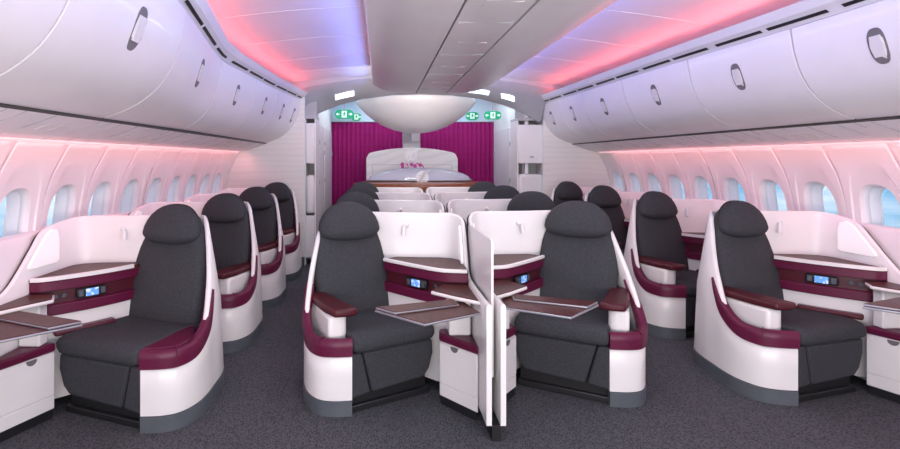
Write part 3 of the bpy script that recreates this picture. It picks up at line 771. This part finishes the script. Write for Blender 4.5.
def make_front(d, window, X, y0, L, tray=True):
    """ottoman, shelf and tray table in front of the console: seen only beside the first row."""
    f = lambda u, v, h: (d*u, v, h); loc = (X, y0, 0)
    if window: poly = [(.84, .17), (.965, -.12), (1.008, -.26), (1.008, .18)]; face = ((.84, .17), (.965, -.12))
    else: poly = [(.79, .15), (.98, -.07), (.98, .235), (.80, .235)]; face = ((.79, .15), (.98, -.07))
    c = (sum(p[0] for p in poly)/4, sum(p[1] for p in poly)/4)
    def ins(k): return [(c[0]+(u-c[0])*k, c[1]+(v-c[1])*k) for u, v in poly]
    ot = thing('ottoman', L['ottoman'], 'ottoman', loc, 'footrest ottomans', (d*c[0], c[1], 0))
    obj('plinth', prism(ins(.93), 0, .05, f), 'black', ot)
    obj('ottoman_body', prism(poly, .05, .375, f), 'white', ot, bevel=.006)
    F0, F1 = Vector((*face[0], 0)), Vector((*face[1], 0)); dr = (F1-F0); ln = dr.length; dr.normalize(); nr = Vector((-dr.y, dr.x, 0))
    if nr.x+nr.y > 0: nr = -nr
    def H(a, o, h):
        p = F0+dr*a+nr*o; return f(p.x, p.y, h)
    obj('ottoman_door', box(.006, ln-.006, 0, .007, .135, .37, f=H), 'white', ot, bevel=.003)
    obj('ottoman_drawer', box(.006, ln-.006, 0, .005, .055, .128, f=H), 'white', ot, bevel=.003)
    bm = bmesh.new(); a0 = ln*.42
    loft(bm, [[H(a0+.028*math.cos(PI*i/10), o, .371-.028*math.sin(PI*i/10)) for i in range(11)] for o in (.0, .0095)])
    obj('finger_pull', bm, 'latchpit', ot)
    obj('ottoman_cushion', prism([(u, v) for u, v in ins(1.03)] if not window else [(.835, .178), (.962, -.128), (1.008, -.268), (1.008, .18)], .375, .425, f), 'maroon', ot, bevel=.014, seg=3)
    # small fixed side shelf
    if window: sp = [(.80, .10), (.86, .20), (1.008, .195), (1.008, -.24), (.93, -.12)]
    else: sp = [(.73, .10), (.82, .255), (.98, .25), (.98, -.13), (.87, -.04)]
    c2 = (sum(p[0] for p in sp)/5, sum(p[1] for p in sp)/5)
    def i2(k): return [(c2[0]+(u-c2[0])*k, c2[1]+(v-c2[1])*k) for u, v in sp]
    sh = thing('side_shelf', L['shelf'], 'side table', loc, 'small fixed wood shelves', (d*c2[0], c2[1], .66))
    obj('shelf_edge', prism(sp, .670, .692, f), 'white', sh, bevel=.008)
    obj('shelf_top', prism(i2(.93), .692, .696, f), 'wood', sh)
    mm = [(.88, .10), (1.0, .10), (1.0, .17), (.88, .17)] if window else [(.84, .10), (.97, .10), (.97, .23), (.84, .23)]
    obj('shelf_support', prism(mm, .425, .67, f), 'white', sh, bevel=.01)
    if tray:
        o = (.055, -.055) if window else (0, 0)
        A, B_, C_, D_ = [(u+o[0], v+o[1]) for u, v in ((.40, -.15), (.65, -.39), (.97, -.20), (.91, .03))]
        if window: C_ = (1.0, -.30); D_ = (.99, 0.0)
        def mix(p, q, t): return (p[0]+(q[0]-p[0])*t, p[1]+(q[1]-p[1])*t)
        cc = ((A[0]+B_[0]+C_[0]+D_[0])/4, (A[1]+B_[1]+C_[1]+D_[1])/4)
        tt = thing('tray_table', L['tray'], 'tray table', loc, 'folding tray tables', (d*cc[0], cc[1], .7))
        def sc(P, k): 
            q = (sum(p[0] for p in P)/4, sum(p[1] for p in P)/4); return [mix(q, p, k) for p in P]
        lower = [A, B_, C_, D_]
        lf = obj('tray_leaf', prism(lower, .642, .654, f), 'metal', tt, bevel=.004)
        obj('leaf_inlay', prism(sc(lower, .965), .654, .657, f), 'wood', lf)
        upper = [mix(A, B_, .0), mix(A, B_, .42), mix(mix(A, B_, .42), mix(D_, C_, .42), .86), mix(A, D_, .90)]
        uf = obj('tray_leaf', prism(sc(upper, .98), .6575, .668, f), 'metal', tt, bevel=.003)
        obj('leaf_inlay', prism(sc(upper, .95), .668, .671, f), 'wood', uf)
        bm = prism([mix(C_, D_, .2), mix(C_, D_, .6), (mix(C_, D_, .6)[0]-.09, mix(C_, D_, .6)[1]), (mix(C_, D_, .2)[0]-.09, mix(C_, D_, .2)[1])], .634, .642, f)
        obj('swing_arm', bm, 'metal', tt)

ORD = ['front-row', 'second-row', 'third-row', 'last-row']
P = 1.10
cols = [
 dict(name='left window', d=-1, window=True, X=-1.02, y0=2.69, arm=True, end=-.30, rot=0, aw=1.08, sh=-.14),
 dict(name='centre left', d=1, window=False, X=-.43, y0=2.87, arm=False, end=-.27, rot=math.radians(9), aw=1, sh=0),
 dict(name='centre right', d=-1, window=False, X=1.64, y0=2.98, arm=False, end=-.38, rot=math.radians(9), aw=1, sh=0),
 dict(name='right window', d=1, window=True, X=2.23, y0=2.99, arm=False, end=-.30, rot=math.radians(-4), aw=1, sh=-.06)]
def lab(c, r):
    where = {'left window': 'left window column', 'centre left': 'left centre column', 'centre right': 'right centre column', 'right window': 'right window column'}[c['name']]
    w = ['nearest row', 'second row back', 'third row back', 'farthest row'][r]
    return dict(seat='charcoal seat in white shell with maroon trim, %s, %s' % (where, w),
                console='white partition with maroon console beside the %s seat, %s' % (where, w))
for c in cols:
    things = make_suite(c['d'], c['window'], c['X'], c['y0'], c['name'], c['arm'], lab(c, 0), c['end'], c['rot'], c['aw'], c['sh'])
    if c['arm']:
        # rows behind have their aisle armrest raised
        proto = make_suite(c['d'], c['window'], c['X'], c['y0']+P, c['name'], False, lab(c, 1), c['end'], c['rot'], c['aw'], c['sh'])
        rest = (2, 3)
    else:
        proto = things; rest = (1, 2, 3)
    base = 1 if c['arm'] else 0
    for r in rest:
        L = lab(c, r)
        for o, key in zip(proto, ('seat', 'console')):
            n = copy_tree(o); n.location.y += (r-base)*P; n['label'] = L[key]
    nm = {'left window': 'at the left edge of the photo', 'centre left': 'left of the centre divider', 'centre right': 'right of the centre divider', 'right window': 'at the right edge of the photo'}[c['name']]
    make_front(c['d'], c['window'], c['X'], c['y0'], dict(
        ottoman='white ottoman box with maroon cushion '+nm,
        shelf='small fixed cherry-wood shelf with white edge '+nm,
        tray='folding cherry-wood tray table with metal edge, swung out '+nm))
# sliding privacy panel between the two nearest centre seats
t = thing('privacy_panel', 'flat white sliding privacy panel standing between the two nearest centre seats', 'divider', (.605, 3.05, .4))
bm = bmesh.new()
poly = [(-.36, -.1), (-.36, .625), (-.345, .64), (.33, .635), (.345, .62), (.345, -.1)]
loft(bm, [[(x, y, z) for y, z in poly] for x in (-.007, .007)])
obj('panel_sheet', bm, 'white', t, bevel=.003)
# black foot of the centre divider
t = obj('divider_foot', box(.586, .632, 2.61, 6.9, 0, .083), 'black')
tag(t, 'black plinth under the front end of the centre divider', 'plinth')
